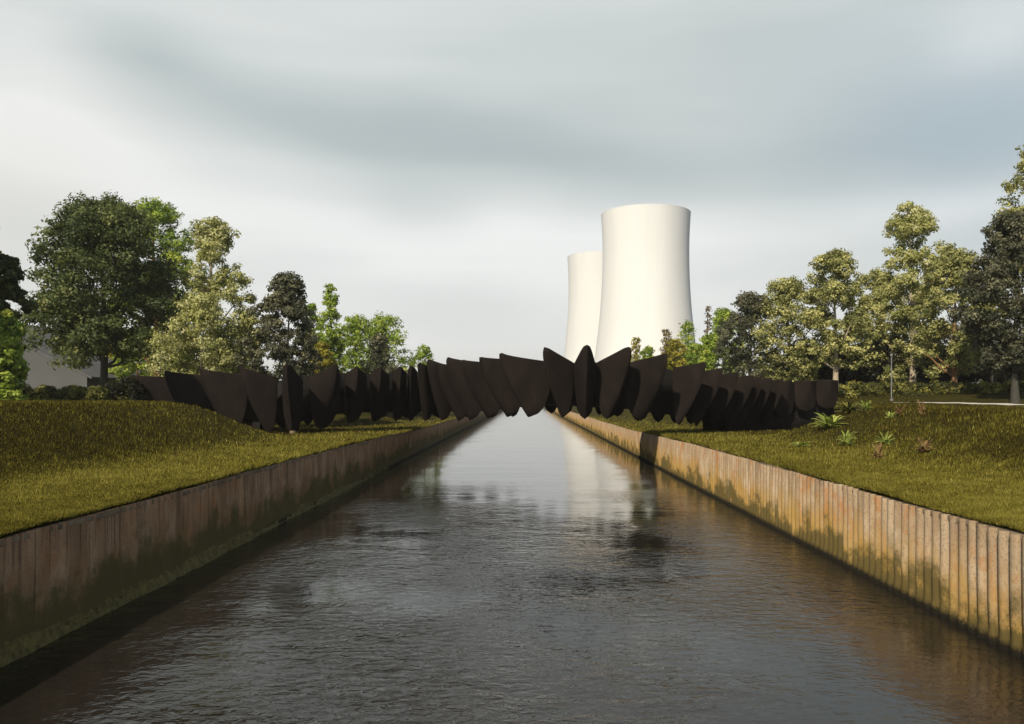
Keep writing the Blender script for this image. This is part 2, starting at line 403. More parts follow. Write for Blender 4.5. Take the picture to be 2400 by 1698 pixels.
# far parapet: the same shells turned away, across the deck
# deck follows the base line; normals away from the camera side
Bp = np.array([J[0]] + [v for i in range(n) for v in (B[i], J[i+1])])
zt_ = np.interp(np.arange(len(Bp)), np.arange(n) * 2 + 1, ZT); zb_ = np.interp(np.arange(len(Bp)), np.arange(n) * 2 + 1, ZB)
def smooth_path(P, it=6):
    P = P.copy()
    for _ in range(it): P[1:-1] = (P[:-2] + 2 * P[1:-1] + P[2:]) / 4
    return P
Sp = smooth_path(Bp, 5)
T = np.gradient(Sp, axis=0); T /= np.linalg.norm(T, axis=1)[:, None]
Nb = np.stack([-T[:, 1], T[:, 0]], -1)             # to the far side
Nb = smooth_path(Nb, 4)
FarP = smooth_path(Sp + Nb * 3.0, 12)
def ribbon(name, rows, mat, closed=False):
    rows = np.array(rows); r, m_, _ = rows.shape
    V = rows.reshape(-1, 3) - ORG; ii = np.arange(r * m_).reshape(r, m_)
    if closed: ii = np.concatenate([ii, ii[:1]])
    fa = np.stack([ii[:-1, :-1], ii[:-1, 1:], ii[1:, 1:], ii[1:, :-1]], -1).reshape(-1, 4)
    return mesh_np(name, V, fa, mat, bridge)
def z3(P, z): return np.concatenate([P, np.asarray(z)[:, None] * np.ones((len(P), 1))], 1)
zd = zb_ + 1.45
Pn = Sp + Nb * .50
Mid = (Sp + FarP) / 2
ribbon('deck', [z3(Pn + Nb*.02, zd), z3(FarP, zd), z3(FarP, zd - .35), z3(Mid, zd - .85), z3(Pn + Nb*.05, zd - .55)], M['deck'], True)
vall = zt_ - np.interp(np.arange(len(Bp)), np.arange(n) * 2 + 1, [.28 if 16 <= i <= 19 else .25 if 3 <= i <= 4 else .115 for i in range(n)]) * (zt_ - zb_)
ribbon('inner_parapet', [z3(Pn, vall), z3(Pn + Nb*.1, vall), z3(Pn + Nb*.1, zd + .01), z3(Pn, zb_ + .75)], M['deck'], True)  # shade of the gaps is put into this parapet's black colour
for i in range(n):
    a, b_, c = FarP[2*i], FarP[2*i+1], FarP[2*i+2]
    nn = Nb[2*i+1] / np.linalg.norm(Nb[2*i+1])
    if np.linalg.norm(c - a) < .5: continue
    fin_mesh(b_, c, a, nn, 1.0, ZT[i] - .55, ZB[i] + .15, 'shell_panel')
# abutments: dark walls under the deck where it lands on the banks
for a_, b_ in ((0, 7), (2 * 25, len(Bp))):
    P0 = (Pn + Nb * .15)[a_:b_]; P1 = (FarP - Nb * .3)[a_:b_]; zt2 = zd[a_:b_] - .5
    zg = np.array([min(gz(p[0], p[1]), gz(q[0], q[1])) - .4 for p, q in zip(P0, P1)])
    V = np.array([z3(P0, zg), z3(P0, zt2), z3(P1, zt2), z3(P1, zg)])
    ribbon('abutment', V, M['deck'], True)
# footings where the shells stand on the banks
def footing(x, y, r, h):
    V = []; Fc = []; z0 = gz(x, y) - .3
    for k in range(10):
        a = k * math.tau / 10
        V += [(x + r*math.cos(a) - ORG[0], y + r*math.sin(a) - ORG[1], z0), (x + r*.8*math.cos(a) - ORG[0], y + r*.8*math.sin(a) - ORG[1], z0 + .3 + h)]
    for k in range(10): j = (k+1) % 10; Fc.append([2*k, 2*j, 2*j+1, 2*k+1])
    Fc.append([2*k+1 for k in range(10)]); mesh_np('footing', V, Fc, M['coping'], bridge)
footing(B[4][0], B[4][1] - .1, .26, .22)

# ------------------------------------------------------------------ cooling towers
def tower(x, y, s, label):
    root = empty('cooling_tower', (x, y, 4.0)); tag(root, label, 'cooling tower', 'cooling towers beyond the canal')
    H, rt = 110.5 * s, 26.6 * s; NS = 96; rows = 40; zw = .78 * H; rw = 25.7 * s
    def rad(z):
        if z > zw: return rw * math.sqrt(1 + ((z - zw) / (H - zw)) ** 2 * ((rt / rw) ** 2 - 1))
        return rw * math.sqrt(1 + ((zw - z) / zw) ** 2 * ((34.5 * s / rw) ** 2 - 1))
    z0 = 8 * s
    def shell(name, off, flip, mat, za, zb, rws):
        V, Fc = [], []
        for r in range(rws + 1):
            z = za + (zb - za) * r / rws; rr = rad(z) + off
            for k in range(NS): a = k * math.tau / NS; V.append((rr*math.cos(a), rr*math.sin(a), z))
        for r in range(rws):
            for k in range(NS):
                q = [r*NS+k, r*NS+(k+1) % NS, (r+1)*NS+(k+1) % NS, (r+1)*NS+k]; Fc.append(q[::-1] if flip else q)
        return mesh_np(name, V, Fc, mat, root, smooth=True)
    shell('shell', 0, False, M['tower'], z0, H, rows)
    shell('inner_lining', -.9*s, True, M['tower_in'], z0, H - .01, rows)
    V, Fc = [], []
    prof = [(rt + .03*s, H - .3*s), (rt + .03*s, H + .12*s), (rt - 1.1*s, H + .12*s), (rt - 1.1*s, H - 2.0*s)]
    for k in range(NS):
        a = k * math.tau / NS
        for r_, z_ in prof: V.append((r_*math.cos(a), r_*math.sin(a), z_))
    for k in range(NS):
        j = (k + 1) % NS
        for q in range(4): Fc.append([k*4+q, j*4+q, j*4+(q+1) % 4, k*4+(q+1) % 4])
    mesh_np('rim', V, Fc, M['tower'], root, smooth=False)
    V, Fc = [], []
    for k in range(36):
        for sg in (-1, 1):
            a0 = k*math.tau/36; a1 = a0 + sg*math.tau/72; b0 = len(V)
            for (aa, zz, rr) in ((a0, 0, rad(0) + 1.5*s), (a1, z0 + .5, rad(z0) - .4*s)):
                for dx, dy in ((-1,-1), (1,-1), (1,1), (-1,1)):
                    ra = rr + dy*.45*s; al = aa + dx*.5*s/rr; V.append((ra*math.cos(al), ra*math.sin(al), zz))
            for q in range(4): Fc.append([b0+q, b0+(q+1) % 4, b0+4+(q+1) % 4, b0+4+q])
    mesh_np('support_legs', V, Fc, M['tower'], root)
tower(at(645.6, 480), 480, 1.0, 'nearer and taller pale cooling tower with its flared rim above the far trees')
tower(at(601.5, 625), 625, 1.0, 'farther cooling tower partly hidden behind the nearer one')

# ------------------------------------------------------------------ foliage
def leaves(centers, radii, count, size, tint0, elong=1.4, flat=.75, outward=None):
    """leaf quads scattered in clumps; returns verts, faces, tint"""
    n_ = len(centers); per = np.maximum(1, (count * radii**2 / np.sum(radii**2)).astype(int))
    idc = np.repeat(np.arange(n_), per); m_ = len(idc)
    d = rng.normal(size=(m_, 3)); d /= np.linalg.norm(d, axis=1)[:, None]
    rr = rng.uniform(0, 1, m_) ** .5
    P = centers[idc] + d * (rr * radii[idc])[:, None] * np.array([1, 1, flat])
    nrm = d * .8 + rng.normal(size=(m_, 3)) * .55 + np.array([0, 0, .35])
    if outward is not None: nrm += outward[idc] * .5
    nrm /= np.linalg.norm(nrm, axis=1)[:, None]
    a = np.cross(nrm, rng.normal(size=(m_, 3))); a /= np.linalg.norm(a, axis=1)[:, None]; b = np.cross(nrm, a)
    sz = size * rng.uniform(.6, 1.35, m_)[:, None]
    a = a * sz * elong * .5; b = b * sz * .5
    V = np.stack([P - a, P + b * .9, P + a, P - b * .9], 1).reshape(-1, 3)
    t = np.clip(tint0[idc] + rng.normal(0, .15, m_), 0, 1)
    return V, np.arange(m_ * 4).reshape(-1, 4), np.repeat(t, 4)

def tube(pts, rad, V, Fc, sides=7):
    base = len(V); pts = [Vector(p) for p in pts]
    for i, p in enumerate(pts):
        t = (pts[min(i+1, len(pts)-1)] - pts[max(i-1, 0)]).normalized()
        a = t.orthogonal().normalized() if abs(t.z) < .95 else Vector((1, 0, 0)) - t * t.x
        a.normalize(); b = t.cross(a)
        for k in range(sides):
            an = k * math.tau / sides; V.append(tuple(p + (a * math.cos(an) + b * math.sin(an)) * rad[i]))
    for i in range(len(pts) - 1):
        for k in range(sides):
            Fc.append([base+i*sides+k, base+i*sides+(k+1) % sides, base+(i+1)*sides+(k+1) % sides, base+(i+1)*sides+k])

def profile(kind, h):
    """crown half width at relative crown height h in 0..1"""
    if kind == 'round': return math.sin(math.pi * min(1, .12 + .86 * h)) ** .6 * (1 - .25 * h)
    if kind == 'broad': return (math.sin(math.pi * (.18 + .76 * h)) ** .6) * (1.02 - .42 * h)
    if kind == 'tall': return (math.sin(math.pi * (.16 + .80 * h)) ** .6) * (1.08 - .5 * h)
    if kind == 'cone': return max(.03, (1 - h) ** .8)
    if kind == 'column': return max(.08, math.sin(math.pi * (.10 + .88 * h)) ** .7)
    if kind == 'dome': return math.cos(math.pi / 2 * h) ** .55
    return 1
ntree = [0]
def tree(px, ytop, pxw, Y, label, kind='round', leaf='deep', bark='dark', cb=.30, nl=None, count=9000, size=.26, lean=0., group=None,
         ybase=None, name='broadleaf_tree', cat='tree', trunk_r=None, open_=1.0, clump=None, base=None, tvar=.22, seed=None):
    ntree[0] += 1
    global rng
    rng = np.random.default_rng(100 + ntree[0] if seed is None else seed); rnd = random.Random(50 + ntree[0])
    X = at(px, Y); z0 = gz(X, Y) - .1 if base is None else base
    H = EYE + (HY - ytop) * Y / F - z0; W = pxw * Y / F / 2 * 1.2
    root = empty(name, (X, Y, z0)); tag(root, label, cat, group)
    cb_z = cb * H; CH = H - cb_z
    # lobes
    nl = nl or (34 if kind in ('round', 'dome') else 30)
    lob = []
    for i in range(nl):
        h = min(1, max(0, (i + .5 + rnd.uniform(-1.6, 1.6)) / nl)) if kind != 'cone' else ((i + .5) / nl) ** 1.3
        pw = profile(kind, h) * W
        lr = (W * .275 if kind in ('round', 'dome', 'tall', 'broad') else W * .42) * rnd.uniform(.75, 1.25)
        if kind in ('cone',): lr = max(.26 * W, pw * .62)
        if kind == 'column': lr = max(.3 * W, pw * .6)
        an = i * 2.39996 + rnd.uniform(-.5, .5); rad = max(0, pw - lr * .6) * rnd.uniform(.4, 1.1)
        z = cb_z + h * CH; z = min(z, H - lr * .62)
        lob.append((rad * math.cos(an) + lean * h * W, rad * math.sin(an), z, lr))
    L = np.array(lob)
    # clumps on lobes
    cr = clump or max(.35, W * .12); C, RR, TT, OUT = [], [], [], []
    for (x, y, z, lr) in lob:
        k = max(6, int(15 * (lr / cr) ** 1.6 * .32 * open_))
        lt = rnd.uniform(-.12, .12)
        for _ in range(k):
            d = Vector((rnd.gauss(0, 1), rnd.gauss(0, 1), rnd.gauss(0, 1) + .25)).normalized()
            q = lr * rnd.uniform(.55, 1.0)
            q *= 1.22 if rnd.random() < .16 else 1.0; C.append((x + d.x*q, y + d.y*q, max(cb_z * .8, z + d.z*q*.82))); RR.append(cr * rnd.uniform(.55, 1.25))
            TT.append(.45 + lt + rnd.gauss(0, tvar)); OUT.append(tuple(d))
    V, fc, t = leaves(np.array(C), np.array(RR), int(count * 2.1), size * .78, np.array(TT), outward=np.array(OUT))
    # sparse edge sprays
    mesh_np('crown', V, fc, LEAF[leaf], root, tint=t)
    V, Fc = [], []
    tr = trunk_r or max(.09, H * .021)
    top = H * (.8 if kind in ('round', 'dome') else .93)
    pts, rad = [], []
    for k in range(9):
        h = k / 8; pts.append((math.sin(h * 3 + ntree[0]) * .02 * H * h + lean * h * W * .6, math.cos(h * 2.4 + ntree[0]) * .018 * H * h, h * top)); rad.append(tr * (1 - .86 * h) * (1.35 if k == 0 else 1))
    tube(pts, rad, V, Fc, 9)
    for (x, y, z, lr) in lob[:: (2 if kind in ('round', 'dome', 'tall') else 3)]:
        zs = max(cb_z * .72, z - math.hypot(x, y) * .85 - lr * .3); zs = min(zs, top * .92); f = zs / top * 8; i0 = min(7, int(f))
        s = Vector(pts[i0]).lerp(Vector(pts[i0+1]), f - i0); e = Vector((x, y, z)); r0 = tr * (1 - .86 * zs / top) * .5
        m1 = s.lerp(e, .35) + Vector((rnd.uniform(-.2, .2), rnd.uniform(-.2, .2), -.12 * lr)); m2 = s.lerp(e, .7) + Vector((rnd.uniform(-.2, .2), rnd.uniform(-.2, .2), .1))
        tube([s, m1, m2, e], [r0, r0 * .75, r0 * .5, r0 * .2], V, Fc, 5)
    mesh_np('trunk', V, Fc, BARK[bark], root, smooth=True)
    return root
GL, GR = 'trees on the left bank', 'trees on the right bank'
d2 = .4462      # measured on a 2295 px wide view
def T(x, ytop, wd, *a, **k): return tree(x * d2, ytop * d2, wd * d2, *a, **k)

# left bank
T(232, 457, 345, 70, 'largest dark green tree on the left bank, broad lobed crown and dark straight trunk', kind='broad', leaf='deep', cb=.25, count=34000, size=.25, group=GL, nl=46, clump=.85, trunk_r=.36, seed=11)
T(352, 452, 225, 84, 'yellow green tree with reddish trunk showing behind the largest dark tree', kind='tall', leaf='bright', bark='warm', cb=.2, count=14000, size=.24, group=GL, open_=.8)
T(478, 492, 190, 74, 'tall pale gold green tree with an open ragged top on the left bank', kind='tall', leaf='pale', bark='pale', cb=.12, count=15000, size=.22, group=GL)
T(452, 655, 210, 69, 'low spreading olive gold tree in front of the tall pale gold tree', kind='round', leaf='pale', cb=.06, count=11000, size=.2, group=GL)
T(640, 622, 180, 67, 'rounded slate green tree right of the pale gold trees on the left bank', kind='round', leaf='slate', cb=.12, count=15000, size=.22, group=GL)
T(556, 700, 90, 72, 'small olive tree filling the gap beside the slate green tree on the left bank', leaf='olive', cb=.1, count=5000, size=.22, group=GL)
T(741, 632, 52, 84, 'slender columnar bright green tree rising alone on the left bank', kind='column', leaf='bright', cb=.10, count=4200, size=.22, group=GL)
T(700, 682, 62, 90, 'small light green tree just left of the slender columnar tree', kind='round', leaf='bright', cb=.1, count=3200, size=.24, group=GL)
T(800, 712, 130, 96, 'bright green pointed tree left of the small dark round tree near the canal', kind='round', leaf='bright', cb=.05, count=6500, size=.24, group=GL)
T(850, 752, 95, 88, 'small dark round tree among bright green trees near the canal', leaf='slate', cb=.08, count=5000, size=.22, group=GL)
T(858, 710, 150, 104, 'bright green tree behind the small dark round tree near the canal', kind='dome', leaf='bright', cb=.05, count=5200, size=.26, group=GL)
T(950, 776, 80, 115, 'last and smallest light green tree of the left bank beside the canal', kind='dome', leaf='bright', cb=.05, count=2600, size=.26, group=GL)
T(4, 575, 112, 48, 'dark green tree cut by the left edge of the view', leaf='deep', cb=.40, count=9000, size=.24, group=GL, nl=22)
T(12, 705, 96, 46, 'bright green bushy tree under the dark tree at the left edge of the view', leaf='bright', cb=.05, count=6500, size=.22, group=GL)
T(-140, 320, 250, 44, 'tall pale tree just reaching into the view at the left edge', kind='tall', leaf='pale', bark='pale', cb=.3, count=14000, size=.24, group=GL)
for i, (x, yt, wd, Y, lf, lb) in enumerate([
    (150, 775, 110, 96, 'gold', 'low yellow tree behind the sloping grey shed'),
    (250, 760, 140, 100, 'gold', 'yellow leaved tree seen under the crown of the largest dark tree'),
    (305, 770, 120, 92, 'bright', 'sunlit green gold tree right of the dark straight trunk'),
    (395, 760, 130, 94, 'gold', 'yellow leaved tree behind the left end of the bridge'),
    (520, 770, 130, 98, 'bright', 'low green tree glimpsed over the bridge between pale gold and slate trees'),
    (720, 770, 90, 80, 'gold', 'low yellow green tree at the foot of the slender columnar tree')]):
    T(x, yt, wd, Y, lb, kind='dome', leaf=lf, bark='warm', cb=.05, count=4200, size=.26, group='low sunlit trees behind the left bank trees')
# right bank
T(1425, 757, 60, 130, 'small lone pointed tree in front of the nearer cooling tower', kind='cone', leaf='gold', cb=.04, count=3200, size=.3, group=GR)
T(1493, 738, 66, 118, 'rusty pointed tree at the foot of the nearer cooling tower', kind='cone', leaf='rust', cb=.04, count=2200, size=.28, group=GR)
T(1540, 722, 96, 112, 'bright green pointed tree beside the rusty one at the tower foot', kind='cone', leaf='bright', cb=.04, count=4200, size=.26, group=GR)
T(1452, 778, 56, 124, 'low green gold tree between the lone pointed tree and the rusty one', kind='dome', leaf='bright', cb=.04, count=2400, size=.28, group=GR)
T(1512, 764, 80, 106, 'bushy yellow tree hugging the bridge line below the nearer tower', kind='dome', leaf='gold', cb=.04, count=3600, size=.26, group=GR)
T(1592, 752, 90, 104, 'bushy bright tree at the foot of the brown spire shaped tree', kind='dome', leaf='bright', cb=.04, count=4200, size=.26, group=GR)
T(1588, 686, 44, 120, 'narrow brown spire shaped tree behind the bright green ones', kind='cone', leaf='rust', cb=.04, count=1700, size=.26, group=GR)
T(1560, 770, 60, 96, 'short bright green tree with a pale forked stem over the bridge', kind='tall', leaf='bright', bark='pale', cb=.2, count=2400, size=.24, group=GR, open_=.6, trunk_r=.2)
T(1622, 695, 105, 100, 'yellow green tree left of the dark round tree on the right bank', kind='round', leaf='bright', cb=.05, count=5200, size=.25, group=GR)
T(1680, 660, 150, 82, 'dark round slate green tree rising behind the right half of the bridge', leaf='slate', cb=.05, count=10000, size=.22, group=GR)
T(1765, 628, 175, 80, 'olive tree between the dark round tree and the pale trunked tree', leaf='olive', cb=.06, count=11000, size=.21, group=GR)
T(1872, 568, 175, 76, 'tree with a bare pale trunk and stubby limbs behind the right end of the bridge', leaf='olive', bark='pale', cb=.24, count=14000, size=.21, group=GR, nl=30, trunk_r=.30, open_=.85)
T(2045, 462, 190, 84, 'tallest pale gold green tree of the right bank with a gap in its crown', kind='tall', leaf='pale', bark='pale', cb=.18, count=17000, size=.23, group=GR, nl=26, trunk_r=.34, open_=.85)
T(1968, 610, 170, 86, 'olive tree filling in between the pale trunked tree and the tallest pale tree', leaf='olive', cb=.10, count=10000, size=.23, group=GR)
T(2140, 560, 180, 78, 'olive green tree with twin pale stems left of the dark tree at the right edge', leaf='olive', bark='warm', cb=.17, count=15000, size=.22, group=GR)
T(2275, 478, 220, 66, 'big dark slate tree with a straight dark trunk at the right edge of the view', leaf='slate', cb=.19, count=26000, size=.22, group=GR, trunk_r=.30, nl=40)
T(2325, 318, 200, 74, 'very tall sparse olive tree rising above the dark tree at the right edge', kind='tall', leaf='olive', bark='pale', cb=.30, count=9000, size=.24, group=GR)
T(2222, 640, 90, 82, 'slim tree with a pale stem just left of the dark trunk at the right edge', leaf='olive', bark='pale', cb=.25, count=5000, size=.23, group=GR, trunk_r=.16)

# shrubs along the left crest
for i, (x, yt, wd, Y, lf, lb) in enumerate([
    (30, 862, 90, 50, 'under', 'olive shrub at the left edge on top of the mound'),
    (105, 868, 70, 52, 'under', 'small olive shrub in front of the grey shed'),
    (165, 866, 70, 54, 'under', 'sunlit shrub below the low corner of the grey shed'),
    (215, 870, 60, 58, 'under', 'low shrub beside the base of the dark straight trunk'),
    (285, 845, 95, 60, 'dark', 'dark shrub against the left end of the bridge')]):
    T(x, yt, wd, Y, lb, kind='dome', leaf=lf, cb=.02, count=3800, size=.14, clump=.28, group='shrubs on the left mound', name='shrub', cat='shrub', nl=16, trunk_r=.05)

# undergrowth and thicket masses (uncountable)
def mass(name, label, cat, pts, count, size, leaf, rr, tv=.2):
    global rng
    rng = np.random.default_rng(len(pts) + count)
    C = np.array(pts); V, fc, t = leaves(C, np.full(len(C), rr) * rng.uniform(.6, 1.3, len(C)), count, size, rng.normal(.45, tv, len(C)))
    o = mesh_np(name, V, fc, LEAF[leaf], tint=t); tag(o, label, cat, kind='stuff')
rd = random.Random(3)
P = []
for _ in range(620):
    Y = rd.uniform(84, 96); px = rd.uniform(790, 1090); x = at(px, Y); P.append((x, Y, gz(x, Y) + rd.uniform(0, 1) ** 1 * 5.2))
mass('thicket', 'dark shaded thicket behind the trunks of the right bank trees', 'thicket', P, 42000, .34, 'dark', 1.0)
P = []
for _ in range(520):
    Y = rd.uniform(72, 82); px = rd.uniform(835, 1080); x = at(px, Y); P.append((x, Y, gz(x, Y) + rd.uniform(0, .9)))
mass('undergrowth', 'sunlit weeds and low growth at the foot of the right bank trees', 'undergrowth', P, 26000, .17, 'under', .42, .3)
P = []
for _ in range(260):
    Y = rd.uniform(64, 76); px = rd.uniform(-60, 150); x = at(px, Y); P.append((x, Y, gz(x, Y) + rd.uniform(0, .7)))
mass('undergrowth', 'low growth between the shrubs of the left mound and the grey shed', 'undergrowth', P, 12000, .18, 'under', .45, .3)
P = []
for _ in range(700):
    Y = rd.uniform(150, 240); px = rd.uniform(-200, 440) if rd.random() < .6 else rd.uniform(690, 1200); x = at(px, Y)
    P.append((x, Y, 4 + rd.uniform(0, 1) ** 1.2 * (7 if px < 440 else 9)))
mass('woodland', 'distant woodland seen between the trunks on both banks', 'woodland', P, 24000, .8, 'olive', 2.0)

# ------------------------------------------------------------------ grey shed behind the left trees
def shed():
    Y0, Y1 = 84, 100; X1, zt1 = at(87, Y0), EYE + (HY - 377) * Y0 / F
    Xp = at(-34, Y0); ztp = EYE + (HY - 318) * Y0 / F; X0 = Xp - (X1 - Xp); zb = 3.8
    root = empty('shed', (Xp, Y0, zb)); tag(root, 'plain grey shed with a steep sloping roofline between the left trees', 'shed')
    def L(x, y, z): return (x - Xp, y - Y0, z - zb)
    V = [L(x, y, z) for y in (Y0, Y1) for x, z in ((X0, zb), (X1, zb), (X1, zt1), (Xp, ztp), (X0, zt1))]
    mesh_np('wall', V, [[0,1,2,3,4], [9,8,7,6,5], [1,6,7,2], [0,4,9,5]], M['shed'], root)
    V = []
    dx, dz = (X1 - Xp), (zt1 - ztp)
    for y in (Y0 - .06, Y1 + .5):
        for x, z in ((Xp - dx*1.04, ztp + dz*1.04), (Xp, ztp), (Xp + dx*1.04, ztp + dz*1.04)):
            V += [L(x, y, z + .03), L(x, y, z + .28)]
    Fc = []
    for a, b in ((0, 2), (2, 4)):
        Fc += [[a, b, b+1, a+1], [a+6, a+7, b+7, b+6], [a+1, b+1, b+7, a+7], [a, a+6, b+6, b]]
    Fc += [[0, 1, 7, 6], [4, 10, 11, 5]]
    mesh_np('roof', V, Fc, M['roof'], root)
    return
    # rows of roof ribs / seams on the gable
    V, Fc = [], []
    for k in range(1, 9):
        x = X1 - k * 1.5; zt = zt1 + (ztp - zt1) * (X1 - x) / (X1 - Xp)
        if zt <= zb: continue
        b = len(V)
        for yy in (Y0 - .05, Y0 - .002):
            for xx in (x - .03, x + .03):
                V += [L(xx, yy, zb), L(xx, yy, zt - .05)]
        Fc += [[b, b+2, b+3, b+1], [b, b+1, b+5, b+4], [b+2, b+6, b+7, b+3]]
    mesh_np('cladding_seams', V, Fc, M['roof'], root)
shed()

# ------------------------------------------------------------------ post
def post(px, Y, h, label):
    x = at(px, Y); z = gz(x, Y); root = empty('post', (x, Y, z)); tag(root, label, 'post')
    V, Fc = [], []; tube([(0,0,-.2), (0,0,h*.5), (0,0,h)], [.055, .05, .045], V, Fc, 10); mesh_np('pole', V, Fc, M['post'], root, smooth=True)
    V, Fc = [], []; tube([(0,0,-.05), (0,0,.12), (0,0,.13)], [.16, .16, .075], V, Fc, 10); mesh_np('base_plate', V, Fc, M['post'], root)
    V, Fc = [], []; tube([(0,0,h-.02), (0,0,h+.06), (0,0,h+.16), (0,0,h+.2)], [.09, .13, .10, .01], V, Fc, 10); mesh_np('cap', V, Fc, M['post'], root, smooth=True)
post(891.5, 70, 3.9, 'thin grey post standing at the foot of the right bank trees')

# ------------------------------------------------------------------ spiky plants on the right slope
def spiky(px, py, w_px, h_px, leaf, label, nleaf=16, lean=0.3, seed=1, name='spiky_plant'):
    # find the ground point seen there
    rd = random.Random(seed); best = None
    for k in range(1200):
        Y = 22 + k * .04; x = at(px, Y); z = EYE + (HY - py) * Y / F
        if z <= gz(x, Y) + .02: best = (x, Y); break
    if best is None: best = (at(px, 42), 42)
    x, Y = best; root_z = gz(x, Y)
    Wd = w_px * Y / F; Hh = h_px * Y / F
    V, Fc, t = [], [], []
    for i in range(nleaf):
        an = i * 2.4 + rd.uniform(-.4, .4); up = rd.uniform(.25, 1.0); ln = (Wd * .5) * rd.uniform(.7, 1.15)
        wd = ln * rd.uniform(.12, .24); b = len(V); dx, dy = math.cos(an), math.sin(an); tv = rd.uniform(.2, 1)
        for s in range(6):
            f = s / 5; r_ = ln * f * (1 - .35 * up); zz = Hh * up * (1 - (1 - f) ** 1.7) - .25 * Hh * f * f * (1.2 - up)
            ww = wd * math.sin(math.pi * (.12 + .86 * f)) ** .7 * (1.01 - f)
            V += [(dx*r_ - dy*ww, dy*r_ + dx*ww, zz), (dx*r_, dy*r_, zz - ww*.45), (dx*r_ + dy*ww, dy*r_ - dx*ww, zz)]; t += [tv]*3
        for s in range(5):
            for q in (0, 1): a = b + s*3 + q; Fc.append([a, a+1, a+4, a+3])
    o = mesh_np(name, V, Fc, LEAF[leaf], tint=t, smooth=False); o.location = (x, Y, root_z + .01)
    so = o.modifiers.new('s', 'SOLIDIFY'); so.thickness = .012
    tag(o, label, 'plant', 'spiky plants on the right slope')
s4 = 1024 / 2400
for a in [(1985, 1043, 44, 26, 'agave', 'large bright green plant with long arching leaves nearest the path edge of the bridge', 15, .3, 3),
          (1945, 1003, 74, 26, 'agave', 'widest green plant spreading below the right end of the bridge', 26, .3, 5),
          (1878, 1046, 42, 10, 'agave', 'small flat yellow green plant lowest beside the bridge', 14, .3, 7),
          (2075, 1042, 40, 24, 'agave', 'upright green plant in the middle of the right slope', 18, .3, 9),
          (2058, 1075, 32, 28, 'agred', 'reddish plant lowest in the middle of the right slope', 14, .3, 11),
          (2166, 1062, 40, 30, 'agred', 'rightmost reddish gold plant alone on the slope', 18, .3, 13),
          (2160, 972, 22, 26, 'agred', 'reddish plant beside the pale path on the crest', 14, .3, 15),
          (2085, 982, 26, 14, 'agave', 'small green plant just below the pale path', 12, .3, 17),
          (2110, 972, 26, 18, 'agred', 'brownish plant touching the pale path left of the reddish one', 12, .3, 19),
          (1990, 968, 60, 20, 'under', 'dark olive scrubby plant at the corner of the bridge end', 40, .3, 21),
          (2030, 962, 30, 18, 'agave', 'small green plant between the scrubby plant and the path', 14, .3, 23)]:
    spiky(a[0]*s4, a[1]*s4, a[2]*s4*1.35, a[3]*s4*1.5, a[4], a[5], int(a[6]*1.8), a[7], a[8])

# ------------------------------------------------------------------ grass blades
def grass(count, side):
    global rng
    rng = np.random.default_rng(5 + side)
    # sample in (1/Y) so that density in the picture is even
    u = rng.uniform(1/110, 1/10.5, count*2); Y = 1/u
    x0 = XR if side > 0 else XL
    ang = rng.uniform(0, 1, len(Y)); Xo = np.abs(x0) + .03 + ang * np.maximum(0, Y * .70 - np.abs(x0) + 1.0)
    keep = (Xo < 34) & (np.abs(x0) < Y * .70 + 1)
    X = np.sign(side) * Xo[keep]; Y = Y[keep]; X, Y = X[:count], Y[:count]
    edge_n = count // 12                                    # denser fringe along the wall
    Ye = 1 / rng.uniform(1/110, 1/10.5, edge_n); Xe = np.sign(side) * (abs(x0) + .02 + np.abs(rng.normal(0, .13, edge_n)))
    X = np.concatenate([X, Xe]); Y = np.concatenate([Y, Ye]); m_ = len(X)
    if side > 0:
        pth = [(24, 26), (27.6, 40), (29.6, 50), (31, 60), (29.6, 67.5)]
        px_ = np.interp(Y, [p[1] for p in pth], [p[0] for p in pth]); k = (np.abs(X - px_) > 1.5) | (Y > 65.5); X, Y = X[k], Y[k]; m_ = len(X)
    Z = ground_z(X, Y) - .01
    sc_ = np.clip(Y / 22, .55, 2.6)
    patch = fbm(X, Y, .8, 2) * .5 + fbm(X, Y, 3.0, 5) * .5
    slope = sst(np.abs(X), 13, 15.5)
    h = (.072 + .026 * rng.uniform(-1, 1, m_) + .02 * patch) * np.clip(sc_, .8, 1.5); ov = np.clip(fbm(Y[-edge_n:] * 0, Y[-edge_n:], .9, 4) + .35, 0, 1.2); h[-edge_n:] *= .8 + .9 * ov
    cl = np.clip(fbm(X, Y, 5.5, 3) + rng.normal(0, .35, m_), -1, 1.4); h = h * (1 + (.28 + .25 * slope) * cl)
    wd = .011 * sc_ * rng.uniform(.7, 1.4, m_)
    an = rng.uniform(0, math.tau, m_); ln = rng.uniform(.1, .6, m_) * h; la = rng.uniform(0, math.tau, m_)
    P = np.stack([X, Y, Z], -1); dx = np.stack([np.cos(an) * wd, np.sin(an) * wd, np.zeros(m_)], -1)
    la[-edge_n:] = np.where(side > 0, math.pi, 0) + rng.normal(0, .7, edge_n); ln[-edge_n:] *= 1 + .9 * ov
    tip = P + np.stack([np.cos(la) * ln, np.sin(la) * ln, h], -1)
    V = np.stack([P - dx, P + dx, tip], 1).reshape(-1, 3)
    t = np.clip(.50 + .24 * patch + .10 * fbm(X, Y, .28, 11) + (.05 + .10 * slope) * cl - .34 * slope + rng.normal(0, .21, m_), 0, 1)
    o = mesh_np('grass', V, np.arange(m_ * 3).reshape(-1, 3), M['blades'], tint=np.repeat(t, 3))
    tag(o, 'short olive lawn grass on the %s canal bank' % ('right' if side > 0 else 'left'), 'grass', kind='stuff')
grass(300000, 1); grass(300000, -1)

